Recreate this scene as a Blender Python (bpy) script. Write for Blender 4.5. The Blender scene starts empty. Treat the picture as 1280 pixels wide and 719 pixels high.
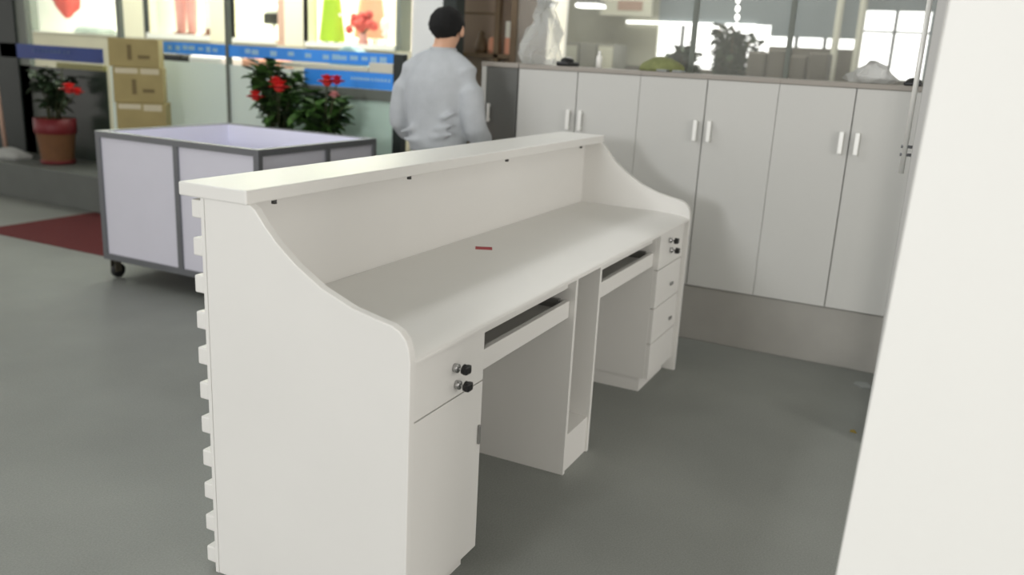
import bpy, bmesh, math, random
from mathutils import Vector, Matrix
random.seed(7)
C = bpy.context.scene.collection
PI = math.pi

# ------------------------------------------------------------------ helpers
def S(r, g, b):
    f = lambda c: (c/255/12.92) if c/255 <= .04045 else ((c/255+.055)/1.055)**2.4
    return (f(r), f(g), f(b), 1)

def mat(name, col, rough=.5, metal=0, var=.0, scale=8, bump=0, bscale=60, emit=0, alpha=1, spec=.5):
    m = bpy.data.materials.new(name); m.use_nodes = True
    nt = m.node_tree; b = nt.nodes['Principled BSDF']
    b.inputs['Base Color'].default_value = col
    b.inputs['Roughness'].default_value = rough
    b.inputs['Metallic'].default_value = metal
    b.inputs['Specular IOR Level'].default_value = spec
    b.inputs['Alpha'].default_value = alpha
    if emit:
        b.inputs['Emission Color'].default_value = col
        b.inputs['Emission Strength'].default_value = emit
    tc = nt.nodes.new('ShaderNodeTexCoord')
    if var:
        n = nt.nodes.new('ShaderNodeTexNoise'); n.inputs['Scale'].default_value = scale; n.inputs['Detail'].default_value = 5
        nt.links.new(tc.outputs['Object'], n.inputs['Vector'])
        r = nt.nodes.new('ShaderNodeMapRange')
        r.inputs['From Min'].default_value = .3; r.inputs['From Max'].default_value = .7
        r.inputs['To Min'].default_value = 1-var; r.inputs['To Max'].default_value = 1+var
        nt.links.new(n.outputs['Fac'], r.inputs['Value'])
        x = nt.nodes.new('ShaderNodeVectorMath'); x.operation = 'SCALE'
        x.inputs[0].default_value = col[:3]
        nt.links.new(r.outputs['Result'], x.inputs['Scale'])
        nt.links.new(x.outputs['Vector'], b.inputs['Base Color'])
    if bump:
        n2 = nt.nodes.new('ShaderNodeTexNoise'); n2.inputs['Scale'].default_value = bscale; n2.inputs['Detail'].default_value = 4
        nt.links.new(tc.outputs['Object'], n2.inputs['Vector'])
        bp = nt.nodes.new('ShaderNodeBump'); bp.inputs['Strength'].default_value = bump; bp.inputs['Distance'].default_value = .01
        nt.links.new(n2.outputs['Fac'], bp.inputs['Height']); nt.links.new(bp.outputs['Normal'], b.inputs['Normal'])
    return m

def glassmat(name, tint=(1, 1, 1, 1), refl=.06, rough=.02):
    m = bpy.data.materials.new(name); m.use_nodes = True
    nt = m.node_tree; nt.nodes.clear()
    o = nt.nodes.new('ShaderNodeOutputMaterial'); mx = nt.nodes.new('ShaderNodeMixShader')
    t = nt.nodes.new('ShaderNodeBsdfTransparent'); g = nt.nodes.new('ShaderNodeBsdfGlossy')
    t.inputs[0].default_value = tint; g.inputs['Roughness'].default_value = rough
    mx.inputs[0].default_value = refl
    nt.links.new(t.outputs[0], mx.inputs[1]); nt.links.new(g.outputs[0], mx.inputs[2]); nt.links.new(mx.outputs[0], o.inputs[0])
    return m

def filmmat(name, col, clear=.1, transl=.5):
    """translucent film or thin plastic: diffuse + translucent + a bit of see-through"""
    m = bpy.data.materials.new(name); m.use_nodes = True
    nt = m.node_tree; nt.nodes.clear()
    o = nt.nodes.new('ShaderNodeOutputMaterial')
    d = nt.nodes.new('ShaderNodeBsdfDiffuse'); d.inputs[0].default_value = col
    l = nt.nodes.new('ShaderNodeBsdfTranslucent'); l.inputs[0].default_value = col
    a = nt.nodes.new('ShaderNodeMixShader'); a.inputs[0].default_value = transl
    t = nt.nodes.new('ShaderNodeBsdfTransparent'); b = nt.nodes.new('ShaderNodeMixShader'); b.inputs[0].default_value = clear
    nt.links.new(d.outputs[0], a.inputs[1]); nt.links.new(l.outputs[0], a.inputs[2])
    nt.links.new(a.outputs[0], b.inputs[1]); nt.links.new(t.outputs[0], b.inputs[2]); nt.links.new(b.outputs[0], o.inputs[0])
    return m

def box(bm, x0, x1, y0, y1, z0, z1, bev=0, mi=0):
    r = bmesh.ops.create_cube(bm, size=1)
    vs = r['verts']
    for v in vs:
        v.co = Vector(((x0+x1)/2+v.co.x*(x1-x0), (y0+y1)/2+v.co.y*(y1-y0), (z0+z1)/2+v.co.z*(z1-z0)))
    fs = {f for v in vs for f in v.link_faces}
    for f in fs: f.material_index = mi
    if bev:
        es = list({e for v in vs for e in v.link_edges})
        r = bmesh.ops.bevel(bm, geom=es, offset=bev, segments=2, affect='EDGES', profile=.5)
        for f in r['faces']: f.material_index = mi

def prism(bm, pts, axis, a, b, bev=0, mi=0):
    """extrude a polygon. axis x: pts=(y,z); y: pts=(x,z); z: pts=(x,y)"""
    mk = {'x': lambda p, t: (t, p[0], p[1]), 'y': lambda p, t: (p[0], t, p[1]), 'z': lambda p, t: (p[0], p[1], t)}[axis]
    A = [bm.verts.new(mk(p, a)) for p in pts]; B = [bm.verts.new(mk(p, b)) for p in pts]
    n = len(pts); fs = [bm.faces.new(A), bm.faces.new(B[::-1])]
    for i in range(n): fs.append(bm.faces.new((A[i], B[i], B[(i+1) % n], A[(i+1) % n])))
    for f in fs: f.material_index = mi
    bmesh.ops.recalc_face_normals(bm, faces=fs)
    if bev:
        es = [e for f in fs[:2] for e in f.edges]
        bmesh.ops.bevel(bm, geom=list(set(es)), offset=bev, segments=2, affect='EDGES', profile=.5)

def tube(bm, pts, rad, seg=8, mi=0, cap=True):
    pts = [Vector(p) for p in pts]
    rs = rad if isinstance(rad, (list, tuple)) else [rad]*len(pts)
    rings = []
    for i, p in enumerate(pts):
        d = (pts[min(i+1, len(pts)-1)]-pts[max(i-1, 0)])
        if d.length < 1e-9: d = Vector((0, 0, 1))
        d.normalize()
        u = d.cross(Vector((0, 0, 1)) if abs(d.z) < .95 else Vector((1, 0, 0))).normalized(); w = d.cross(u)
        rings.append([bm.verts.new(p+(u*math.cos(2*PI*k/seg)+w*math.sin(2*PI*k/seg))*rs[i]) for k in range(seg)])
    fs = []
    for a, b in zip(rings, rings[1:]):
        for k in range(seg): fs.append(bm.faces.new((a[k], a[(k+1) % seg], b[(k+1) % seg], b[k])))
    if cap: fs += [bm.faces.new(rings[0][::-1]), bm.faces.new(rings[-1])]
    for f in fs: f.material_index = mi; f.smooth = True
    bmesh.ops.recalc_face_normals(bm, faces=fs)

def lathe(bm, prof, cx, cy, seg=20, sx=1, sy=1, wob=0, mi=0, cap=True):
    rings = []
    for r, z in prof:
        rings.append([bm.verts.new((cx+sx*r*math.cos(2*PI*k/seg)*(1+wob*math.sin(5*2*PI*k/seg)), cy+sy*r*math.sin(2*PI*k/seg)*(1+wob*math.sin(5*2*PI*k/seg)), z)) for k in range(seg)])
    fs = []
    for a, b in zip(rings, rings[1:]):
        for k in range(seg): fs.append(bm.faces.new((a[k], a[(k+1) % seg], b[(k+1) % seg], b[k])))
    if cap: fs += [bm.faces.new(rings[0][::-1]), bm.faces.new(rings[-1])]
    for f in fs: f.material_index = mi; f.smooth = True
    bmesh.ops.recalc_face_normals(bm, faces=fs)

def ball(bm, c, r, sub=2, mi=0, jit=0):
    m = Matrix.Translation(Vector(c)) @ Matrix.Diagonal((r[0], r[1], r[2], 1))
    q = bmesh.ops.create_icosphere(bm, subdivisions=sub, radius=1, matrix=m)
    for v in q['verts']:
        if jit:
            d = v.co-Vector(c); v.co = Vector(c)+d*(1+random.uniform(-jit, jit))
    for f in {f for v in q['verts'] for f in v.link_faces}: f.material_index = mi; f.smooth = True

def wloc(o):
    v = Vector((0, 0, 0))
    while o: v += o.location; o = o.parent
    return v

def obj(name, bm, m, parent=None, origin=None):
    """links a bmesh given in world coordinates as ONE mesh object"""
    me = bpy.data.meshes.new(name)
    o = bpy.data.objects.new(name, me); C.objects.link(o)
    if parent: o.parent = parent; off = wloc(parent)
    else:
        off = Vector(origin) if origin else Vector((0, 0, 0)); o.location = off
    bmesh.ops.translate(bm, verts=bm.verts, vec=-off)
    bm.to_mesh(me); bm.free()
    for x in (m if isinstance(m, (list, tuple)) else [m]): me.materials.append(x)
    return o

def tag(o, label, cat, group=None):
    o['label'] = label; o['category'] = cat
    if group: o['group'] = group
    return o

def thing(name, label, cat, loc, group=None):
    o = bpy.data.objects.new(name, None); C.objects.link(o); o.location = loc
    o.empty_display_size = .1
    return tag(o, label, cat, group)

def struct(name, bm, m, parent=None, origin=None):
    o = obj(name, bm, m, parent, origin)
    if not parent: o['kind'] = 'structure'
    return o

def sempty(name, loc):
    o = bpy.data.objects.new(name, None); C.objects.link(o); o.location = loc; o['kind'] = 'structure'
    o.empty_display_size = .1
    return o

def dup(root, loc, label=None):
    r = root.copy(); C.objects.link(r); r.location = loc
    if label: r['label'] = label
    for ch in list(root.children):
        c = ch.copy(); C.objects.link(c); c.parent = r
        for g in list(ch.children):
            d = g.copy(); C.objects.link(d); d.parent = c
    return r

def B(): return bmesh.new()
def bx(*a, **k):
    bm = B(); box(bm, *a, **k); return bm

# ------------------------------------------------------------------ materials
M = {}
M['white'] = mat('white_laminate', S(226, 225, 221), .38, var=.012, scale=3)
M['white_gap'] = mat('panel_shadow_gap', S(120, 118, 114), .6)
M['board'] = mat('bright_white_board', S(247, 247, 243), .45, var=.006, scale=2)
M['board_edge'] = mat('board_edge_band', S(215, 215, 210), .5)
M['chrome'] = mat('lock_chrome', S(190, 190, 190), .25, 1)
M['black'] = mat('black_plastic', S(14, 14, 15), .4)
M['grey_mark'] = mat('grey_handle_metal', S(150, 150, 148), .35, .6)
M['screw'] = mat('screw_steel', S(70, 70, 68), .5, .3)
M['red_tape'] = mat('red_sticker', S(170, 40, 50), .6)
M['cab'] = mat('warm_grey_laminate', S(200, 200, 196), .42, var=.012, scale=2, spec=.4)
M['cab_body'] = mat('cabinet_carcass', S(150, 150, 146), .55)
M['cab_top'] = mat('cabinet_top_edge', S(158, 152, 144), .5)
M['cab_dark'] = mat('dark_grey_laminate', S(104, 105, 102), .45, var=.02, scale=3)
M['handle'] = mat('brushed_handle', S(232, 232, 228), .35, .2)
M['plinth'] = mat('plinth_stone', S(158, 156, 150), .55, var=.04, scale=6)
M['plinth_dark'] = mat('storefront_plinth_stone', S(96, 100, 96), .6, var=.08, scale=4)
M['alu'] = mat('aluminium_profile', S(118, 120, 124), .4, .45, var=.03)
M['lav'] = mat('lavender_white_panel', S(212, 211, 222), .45, var=.01)
M['lining'] = mat('pale_lavender_lining', S(236, 236, 252), .5)
M['rubber'] = mat('black_rubber', S(26, 26, 26), .6)
M['zinc'] = mat('zinc_fork', S(120, 115, 100), .4, .7)
M['carpet'] = mat('red_carpet', S(96, 24, 25), .95, var=.12, scale=40, bump=.4, bscale=300)
M['cardboard'] = mat('cardboard', S(168, 153, 104), .8, var=.06, scale=6)
M['tape'] = mat('packing_tape', S(205, 196, 165), .35)
M['print'] = mat('carton_print', S(120, 106, 70), .8)
M['terracotta'] = mat('terracotta', S(122, 84, 54), .7, var=.1, scale=9)
M['redpot'] = mat('red_pot_rim', S(112, 22, 30), .5, var=.05)
M['darkpot'] = mat('dark_plastic_pot', S(48, 36, 30), .6)
M['soil'] = mat('potting_soil', S(40, 30, 24), .95, bump=.5)
M['leaf'] = mat('leaf_green', S(78, 116, 56), .5, var=.35, scale=20)
M['leaf2'] = mat('leaf_dark_green', S(42, 62, 36), .55, var=.3, scale=18)
M['stem'] = mat('plant_stem', S(60, 66, 36), .7)
M['petal'] = mat('red_petal', S(214, 44, 40), .5, var=.15, scale=30)
M['petal2'] = mat('rose_petal', S(206, 40, 70), .5, var=.15, scale=30)
M['blue'] = mat('glowing_blue_film', S(56, 142, 232), .45, var=.2, scale=2.2, emit=.15)  # slight emission stands in for light shining through the film
M['navy'] = mat('navy_strip_film', S(8, 52, 132), .45, var=.1, scale=3)
M['letter'] = mat('pale_lettering', S(165, 208, 240), .5)
M['letter_dim'] = mat('dim_lettering', S(70, 96, 140), .5)
M['frost'] = filmmat('frosted_film', S(226, 234, 232), .10, .35)
M['mint'] = filmmat('mint_frosted_film', S(222, 244, 232), .03, .2)
M['darkpane'] = mat('dark_green_pane', S(44, 54, 46), .25, var=.15, scale=2)
M['olive'] = mat('olive_rail', S(140, 138, 86), .5)
M['cream_rail'] = mat('cream_rail', S(222, 220, 204), .5)
M['darkframe'] = mat('dark_frame', S(40, 48, 45), .5, var=.08)
M['midframe'] = mat('grey_frame', S(110, 116, 108), .5)
M['glass'] = glassmat('clear_glass', (.96, .985, .97, 1), .012)
M['glass_grey'] = filmmat('hazy_glass', S(215, 216, 210), .86, .3)  # haze over the view put in as a pale diffuse veil
M['plaster'] = mat('white_plaster', S(252, 254, 252), .7)
M['ceil'] = mat('ceiling_board', S(215, 215, 210), .8)
M['cream'] = mat('cream_facade', S(242, 236, 208), .6, var=.02, scale=2)
M['bay'] = mat('bay_white', S(246, 244, 234), .7)
M['beige_wall'] = mat('beige_lower_wall', S(196, 190, 168), .7, var=.06, scale=2)
M['brown'] = mat('brown_board', S(142, 124, 108), .6, var=.06, scale=2)
M['wood'] = mat('dark_wood_post', S(100, 82, 58), .55, var=.12, scale=6)
M['hall_wall'] = mat('hall_blue_grey_wall', S(128, 138, 140), .7, var=.05, scale=1.5)
M['hall_beige'] = mat('hall_beige_wall', S(168, 168, 150), .7, var=.04, scale=1.5)
M['hall_low'] = mat('hall_dark_wall', S(96, 92, 82), .8, var=.12, scale=5)
M['sky_pane'] = mat('daylight_pane', (1, 1, .97, 1), .5, emit=2.2)
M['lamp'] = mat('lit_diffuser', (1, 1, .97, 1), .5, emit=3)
M['sign'] = mat('sign_board', S(196, 196, 178), .6)
M['sign_red'] = mat('sign_faded_print', S(160, 130, 112), .6)
M['plastic'] = filmmat('clear_plastic_sheet', S(222, 224, 222), .66, .4)
M['bag'] = filmmat('white_plastic_bag', S(215, 216, 214), .3, .3)
M['stile'] = mat('light_grey_door_stile', S(176, 176, 174), .4)
M['mound'] = mat('olive_cloth', S(132, 138, 92), .9, var=.15, scale=30, bump=.5)
M['machine'] = mat('machine_grey', S(140, 140, 130), .5)
M['skin'] = mat('skin', S(206, 160, 132), .5)
M['hair'] = mat('black_hair', S(6, 6, 6), .9, bump=.5, bscale=120)
M['shirt'] = mat('grey_sweatshirt', S(178, 182, 186), .9, var=.05, scale=14, bump=.3, bscale=26)
M['cuff'] = mat('grey_ribbing', S(172, 176, 180), .9)
M['trouser'] = mat('dark_trousers', S(40, 42, 48), .8)
M['shoe'] = mat('black_shoe', S(28, 28, 28), .5)
M['eye'] = mat('eye_white', S(235, 235, 230), .3)
M['lip'] = mat('lip', S(170, 100, 90), .5)
M['pinkcloth'] = mat('pink_cloth', S(214, 150, 146), .8, var=.08)
M['whitecloth'] = mat('white_cloth', S(246, 240, 236), .8)
M['lime'] = mat('lime_cloth', S(168, 196, 40), .8, var=.06)
M['redcloth'] = mat('coral_red_cloth', S(216, 84, 76), .8, var=.15, scale=12)
M['peach'] = mat('peach_cloth', S(222, 160, 130), .8)
M['teal'] = mat('grey_teal_panel', S(84, 116, 108), .6)
M['palebl'] = mat('pale_blue_cloth', S(170, 200, 205), .8, var=.06)
M['shoebr'] = mat('brown_leather', S(120, 70, 50), .5)
M['mannequin'] = mat('white_mannequin', S(246, 246, 240), .4)
M['greycloth'] = mat('grey_cloth', S(150, 156, 150), .9)
M['rosepost'] = mat('rose_post', S(206, 170, 150), .6)
M['paper'] = mat('paper_scrap', S(150, 154, 152), .8)
M['yellow'] = mat('yellow_scrap', S(150, 130, 60), .8)

# floor : grey speckled vinyl
def floor_mat():
    m = bpy.data.materials.new('grey_floor'); m.use_nodes = True
    nt = m.node_tree; b = nt.nodes['Principled BSDF']; b.inputs['Roughness'].default_value = .62
    tc = nt.nodes.new('ShaderNodeTexCoord')
    n1 = nt.nodes.new('ShaderNodeTexNoise'); n1.inputs['Scale'].default_value = 1.2; n1.inputs['Detail'].default_value = 4
    n2 = nt.nodes.new('ShaderNodeTexNoise'); n2.inputs['Scale'].default_value = 170; n2.inputs['Detail'].default_value = 3
    for n in (n1, n2): nt.links.new(tc.outputs['Object'], n.inputs['Vector'])
    mx = nt.nodes.new('ShaderNodeMix'); mx.data_type = 'FLOAT'; mx.inputs[0].default_value = .45
    nt.links.new(n1.outputs['Fac'], mx.inputs[2]); nt.links.new(n2.outputs['Fac'], mx.inputs[3])
    r = nt.nodes.new('ShaderNodeValToRGB')
    r.color_ramp.elements[0].position = .3; r.color_ramp.elements[0].color = S(118, 121, 117)
    r.color_ramp.elements[1].position = .7; r.color_ramp.elements[1].color = S(147, 150, 145)
    nt.links.new(mx.outputs[0], r.inputs[0]); nt.links.new(r.outputs[0], b.inputs['Base Color'])
    return m
M['floor'] = floor_mat()

# ------------------------------------------------------------------ camera (calibrated)
yaw, pitch, roll = math.radians(25.8975), math.radians(14.9874), math.radians(3.0371)
fw0 = Vector((math.cos(yaw), math.sin(yaw), 0)); rt0 = Vector((math.sin(yaw), -math.cos(yaw), 0)); up0 = Vector((0, 0, 1))
fw = fw0*math.cos(pitch)-up0*math.sin(pitch); u1 = up0*math.cos(pitch)+fw0*math.sin(pitch)
rt = rt0*math.cos(roll)+u1*math.sin(roll); up = u1*math.cos(roll)-rt0*math.sin(roll)
cam = bpy.data.cameras.new('camera'); co = bpy.data.objects.new('camera', cam); C.objects.link(co)
mw = Matrix((rt, up, -fw)).transposed().to_4x4(); mw.translation = Vector((-1.5717, -1.0115, 1.4455))
co.matrix_world = mw
cam.lens = 36*1076.97/1280; cam.sensor_width = 36; cam.clip_start = .02
cam.dof.use_dof = True; cam.dof.focus_distance = 2.6; cam.dof.aperture_fstop = 1.8
bpy.context.scene.camera = co

# ------------------------------------------------------------------ setting
struct('floor', bx(-6, 13, -7, 12, -.05, 0), M['floor'])
struct('ceiling', bx(-6, 13, -7, 12, 3.4, 3.5), M['ceil'])
struct('trim_1', bx(2.915, 3.36, -2.6, 1.5, 0, .30, bev=.004), M['plinth'])            # plinth under the cabinets
struct('trim_2', bx(3.30, 4.15, 1.52, 8.6, 0, .30, bev=.006), M['plinth_dark'])        # plinth along the shop front

# shop front glazing
wf = sempty('window_1', (3.95, 5, .3))
for y, hw in ((4.37, .014), (5.63, .018)): obj('mullion', bx(3.925, 3.975, y-hw, y+hw, .3, 3.4), M['midframe'], wf)
obj('dark_jamb', bx(3.9, 4.0, 7.0, 7.6, .3, 3.4), M['darkframe'], wf)
obj('jamb', bx(3.92, 3.98, 6.86, 7.0, .3, 3.4), M['midframe'], wf)
obj('head_rail', bx(3.925, 3.975, 2.62, 7.6, 3.32, 3.4), M['midframe'], wf)
obj('glass_pane', bx(3.945, 3.955, 2.62, 7.0, .3, 3.32), M['glass'], wf)
obj('frosted_film', bx(3.938, 3.942, 2.62, 5.78, .3, 1.262), M['frost'], wf)
bm = bx(3.936, 3.943, 2.62, 5.78, 1.325, 1.42)
obj('blue_strip', bm, M['blue'], wf)
bm = B()
for i in range(34):
    y = 2.8+i*.088+random.uniform(-.01, .01)
    if random.random() < .65: box(bm, 3.932, 3.935, y, y+random.uniform(.04, .075), 1.35+random.uniform(0, .012), 1.385+random.uniform(0, .012))
obj('strip_lettering', bm, M['letter'], wf)
obj('navy_strip', bx(3.90, 3.925, 5.84, 7.25, 1.195, 1.325), M['navy'], wf)
bm = B()
for i in range(9):
    y = 6.25+i*.06
    box(bm, 3.894, 3.899, y, y+random.uniform(.02, .045), 1.262, 1.285)
obj('navy_strip_lettering', bm, M['letter_dim'], wf)
obj('lower_dark_pane', bx(3.92, 3.936, 5.82, 7.0, .3, 1.13), M['darkpane'], wf)
obj('olive_rail', bx(3.90, 3.937, 5.82, 6.45, 1.13, 1.18), M['olive'], wf)

# pillar and dark post right of the shop front
struct('wall_pillar', bx(3.97, 4.2, 2.33, 2.6, 0, 3.4), M['plaster'])
struct('trim_3', bx(3.93, 4.05, 2.21, 2.32, 0.3, 3.4), M['darkframe'])

# glass partition above the cabinets
wp = sempty('window_2', (3.40, 0, 1.41))
obj('glass_pane', bx(3.385, 3.393, -2.6, 1.46, .31, 3.4), M['glass_grey'], wp)
bm = B()
for y in (.345, -.18): box(bm, 3.37, 3.405, y-.012, y+.012, .30, 3.4)
obj('mullion', bm, M['midframe'], wp)
obj('jamb', bx(3.37, 3.41, 1.455, 1.49, .30, 3.4), M['wood'], wp)

# ------------------------------------------------------------------ reception desk
L = 2.40
desk = thing('reception_desk', 'long white reception desk with raised counter and curved end panels', 'desk', (1.2, .33, 0))
curve = [(.475, 1.068), (.455, 1.056), (.424, 1.019), (.389, .983), (.329, .936), (.255, .892), (.164, .858), (.10, .845), (.055, .837),
         (.030, .826), (.013, .808), (.004, .785), (0, .755)]
prof = [(.62, 0), (.62, 1.068)]+curve+[(0, 0)]
for x0, x1 in ((0, .025), (L-.025, L)):
    bm = B(); prism(bm, prof, 'x', x0, x1, bev=.0025); obj('end_panel', bm, M['white'], desk)
# counter
obj('counter_top', bx(-.012, L+.012, .469, .693, 1.066, 1.101, bev=.004), M['white'], desk)
bp = obj('back_panel', bx(.025, L-.025, .55, .57, .05, 1.066), M['white'], desk)
for x in (.10, .72, 1.40, 2.15):
    bm = B(); tube(bm, [(x, .482, 1.067), (x, .482, 1.055)], .007, 10); obj('screw', bm, M['screw'], desk)
    
# slatted customer side
bm = B(); box(bm, .0, L, .6205, .632, .0, 1.064)
z = 1.058
while z > .05:
    box(bm, .0, L, .632, .664, z-.047, z, bev=.004); z -= .0985
obj('slatted_front', bm, M['white'], desk)
# worktop with rounded front
pr = [(.549, .735), (.549, .772), (.18, .772)]
for k in range(1, 15):
    a = k/14*PI/2
    pr.append((.002+.178*(1-math.sin(a)), .750+.022*math.cos(a)))
pr += [(.002, .744), (.03, .744), (.03, .735)]
bm = B(); prism(bm, pr, 'x', .025, L-.025); obj('worktop', bm, M['white'], desk)

def pedestal(x0, x1, fronts, locks, handles):
    p = obj('pedestal', bx(x0, x1, .04, .50, .065, .734), M['white'], desk)
    obj('toe_kick', bx(x0+.006, x1-.012, .06, .49, .0, .065), M['white'], p)
    for nm, z0, z1 in fronts:
        obj(nm, bx(x0+.002, x1, .020, .040, z0, z1, bev=.0015), M['white'], p)
    for z0, z1 in zip([f[1] for f in fronts][:-1], [f[2] for f in fronts][1:]): pass
    for x, z in locks:
        bm = B(); tube(bm, [(x, .020, z), (x, .008, z)], .012, 16); obj('lock', bm, M['chrome'], p)
        bm = B()
        tube(bm, [(x, .009, z), (x, -.004, z)], .004, 8, mi=0)
        tube(bm, [(x+.004, -.004, z), (x+.004, -.012, z-.001)], [.014, .014], 14, mi=1)
        box(bm, x-.010, x+.018, -.022, -.008, z-.012, z+.011, bev=.004, mi=1)
        obj('key', bm, [M['chrome'], M['black']], p)
    for x, z0, z1, w in handles:
        bm = B(); box(bm, x-w, x+w, .012, .020, z0, z1, bev=.002)
        obj('handle', bm, M['grey_mark'], p)
    return p
pedestal(.026, .40, [('drawer', .584, .733), ('door', .068, .580)], [(.240, .668), (.252, .618)], [(.384, .398, .455, .004)])
pedestal(2.0, 2.374, [('drawer', .575, .733), ('drawer', .40, .571), ('drawer', .235, .396), ('drawer', .068, .231)],
         [(2.135, .690), (2.165, .640)], [(2.235, .462, .476, .018), (2.27, .285, .300, .018)])

def tray(x0, x1):
    t = obj('keyboard_tray', bx(x0, x1, .065, .42, .605, .622), M['white'], desk)
    obj('tray_front', bx(x0, x1, .045, .065, .592, .652, bev=.002), M['white'], t)
    for x in (x0+.006, x1-.006): obj('slide_rail', bx(x-.006, x+.006, .08, .42, .622, .655), M['grey_mark'], t)
    obj('apron', bx(x0, x1, .055, .073, .695, .734), M['white'], desk)
tray(.402, 1.060); tray(1.312, 1.998)

# computer niche between the two knee holes
nb = B()
x0, x1 = 1.063, 1.309
box(nb, x0, x0+.018, .026, .50, 0, .734, bev=.001); box(nb, x1-.018, x1, .026, .50, 0, .734, bev=.001)
box(nb, x0+.018, x1-.018, .485, .50, 0, .734)
n = obj('computer_niche', nb, M['white'], desk)
obj('niche_shelf', bx(x0+.018, x1-.018, .034, .485, .125, .143), M['white'], n)
obj('niche_kick', bx(x0+.018, x1-.018, .034, .05, 0, .125), M['white'], n)

# red sticker on the worktop
bm = B(); prism(bm, [(1.12, .452), (1.148, .398), (1.112, .378), (1.084, .432)][::-1], 'z', .7722, .7735)
tag(obj('sticker', bm, M['red_tape'], origin=(1.11, .435, .772)), 'small red sticker lying on the desk worktop', 'sticker')

# ------------------------------------------------------------------ cabinets along the back
def cabinet():
    yc = .8325; w = .715
    r = thing('storage_cabinet', '', 'cabinet', (2.92, yc, .30), 'pale grey two-door cabinets in a row')
    obj('carcass', bx(2.926, 3.345, yc-w/2, yc+w/2, .30, 1.385), M['cab_body'], r)
    obj('top_panel', bx(2.902, 3.35, yc-w/2, yc+w/2, 1.385, 1.408, bev=.002), M['cab_top'], r)
    for s in (-1, 1):
        y0, y1 = sorted((yc+s*.0025, yc+s*(w/2-.001)))
        d = obj('door', bx(2.906, 2.924, y0, y1, .305, 1.383, bev=.0012), M['cab'], r)
        bm = B(); y = yc+s*.036
        box(bm, 2.878, 2.890, y-.011, y+.011, 1.072, 1.180, bev=.003)
        box(bm, 2.888, 2.907, y-.008, y+.008, 1.078, 1.090); box(bm, 2.888, 2.907, y-.008, y+.008, 1.162, 1.174)
        obj('handle', bm, M['handle'], d)
    return r
c0 = cabinet()
c0['label'] = 'pale grey two-door cabinet right next to the narrow dark grey cabinet'
dup(c0, (2.92, .8325-.715, .30), 'pale grey two-door cabinet directly behind far end of white desk, shadow on its doors')
dup(c0, (2.92, .8325-1.43, .30), 'pale grey two-door cabinet partly covered by tall white board')

r = thing('narrow_cabinet', 'narrow dark grey single-door cabinet beside the standing man', 'cabinet', (2.92, 1.31, .30))
obj('carcass', bx(2.926, 3.345, 1.195, 1.425, .30, 1.385), M['cab_body'], r)
obj('top_panel', bx(2.902, 3.35, 1.195, 1.43, 1.385, 1.410, bev=.002), M['cab_top'], r)
obj('side_stile', bx(2.902, 2.924, 1.395, 1.425, .305, 1.384), M['cab'], r)
d = obj('door', bx(2.906, 2.924, 1.198, 1.393, .305, 1.383, bev=.0012), M['cab_dark'], r)
bm = B(); box(bm, 2.885, 2.895, 1.360, 1.376, 1.075, 1.18, bev=.003); box(bm, 2.893, 2.907, 1.362, 1.374, 1.082, 1.094); box(bm, 2.893, 2.907, 1.362, 1.374, 1.16, 1.172)
obj('handle', bm, M['handle'], d)

# things lying on the cabinets
ZT = 1.408
bm = B()
lathe(bm, [(.01, ZT+.001), (.115, ZT+.004), (.125, ZT+.05), (.115, ZT+.11), (.09, ZT+.19), (.06, ZT+.26), (.03, ZT+.31), (.045, ZT+.345), (.02, ZT+.35)], 3.1, 1.14, 22, .9, 1, .08)
for v in bm.verts:
    if v.co.z > ZT+.01: v.co += Vector((random.uniform(-.035, .035), random.uniform(-.04, .04), random.uniform(-.015, .015)))
for f in bm.faces: f.smooth = False
tag(obj('plastic_wrap', bm, M['plastic'], origin=(3.1, 1.14, ZT)), 'crumpled clear plastic wrapping standing at left end of cabinet tops', 'plastic wrap')
bm = B(); box(bm, 3.0, 3.16, .93, 1.01, ZT+.001, ZT+.025, bev=.008); ball(bm, (3.06, .965, ZT+.03), (.06, .035, .022), 2)
tag(obj('black_pouch', bm, M['black'], origin=(3.08, .97, ZT)), 'flat black pouch lying on cabinet top beside clear plastic wrapping', 'pouch')
bm = B(); lathe(bm, [(.016, ZT+.001), (.017, ZT+.06), (.008, ZT+.075), (.009, ZT+.092)], 3.1, .79, 12)
tag(obj('small_bottle', bm, M['mannequin'], origin=(3.1, .79, ZT)), 'small upright white bottle standing on cabinet top', 'bottle')
bm = B(); ball(bm, (3.12, .43, ZT+.001), (.09, .125, .078), 3, jit=.05)
for v in bm.verts: v.co.z = max(v.co.z, ZT+.001)
tag(obj('cloth_heap', bm, M['mound'], origin=(3.12, .43, ZT)), 'olive green heap of cloth on cabinet top', 'cloth')
for i, (y, lab) in enumerate(((.375, 'pale paper scrap on cabinet top under left half of olive heap'), (.29, 'pale paper scrap on cabinet top at right end of olive heap'))):
    bm = B(); box(bm, 2.93, 2.99, y-.028, y+.028, ZT+.001, ZT+.013, bev=.004)
    tag(obj('paper_scrap', bm, M['paper'], origin=(2.96, y, ZT)), lab, 'paper', 'paper scraps on the cabinet top')
bm = B()
lathe(bm, [(.02, ZT+.001), (.10, ZT+.004), (.115, ZT+.03), (.085, ZT+.06), (.05, ZT+.085), (.02, ZT+.10)], 3.16, -.635, 18, .9, 1, .12)
for v in bm.verts:
    if v.co.z > ZT+.01: v.co += Vector((random.uniform(-.018, .018), random.uniform(-.022, .022), random.uniform(-.012, .012)))
for f in bm.faces: f.smooth = False
tag(obj('plastic_bag', bm, M['bag'], origin=(3.14, -.645, ZT)), 'crumpled white plastic bag on cabinet top near the bar handle', 'bag')
bm = B(); box(bm, 2.99, 3.12, -.87, -.79, ZT+.001, ZT+.02, bev=.006); ball(bm, (3.05, -.83, ZT+.022), (.05, .035, .018), 2)
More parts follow.
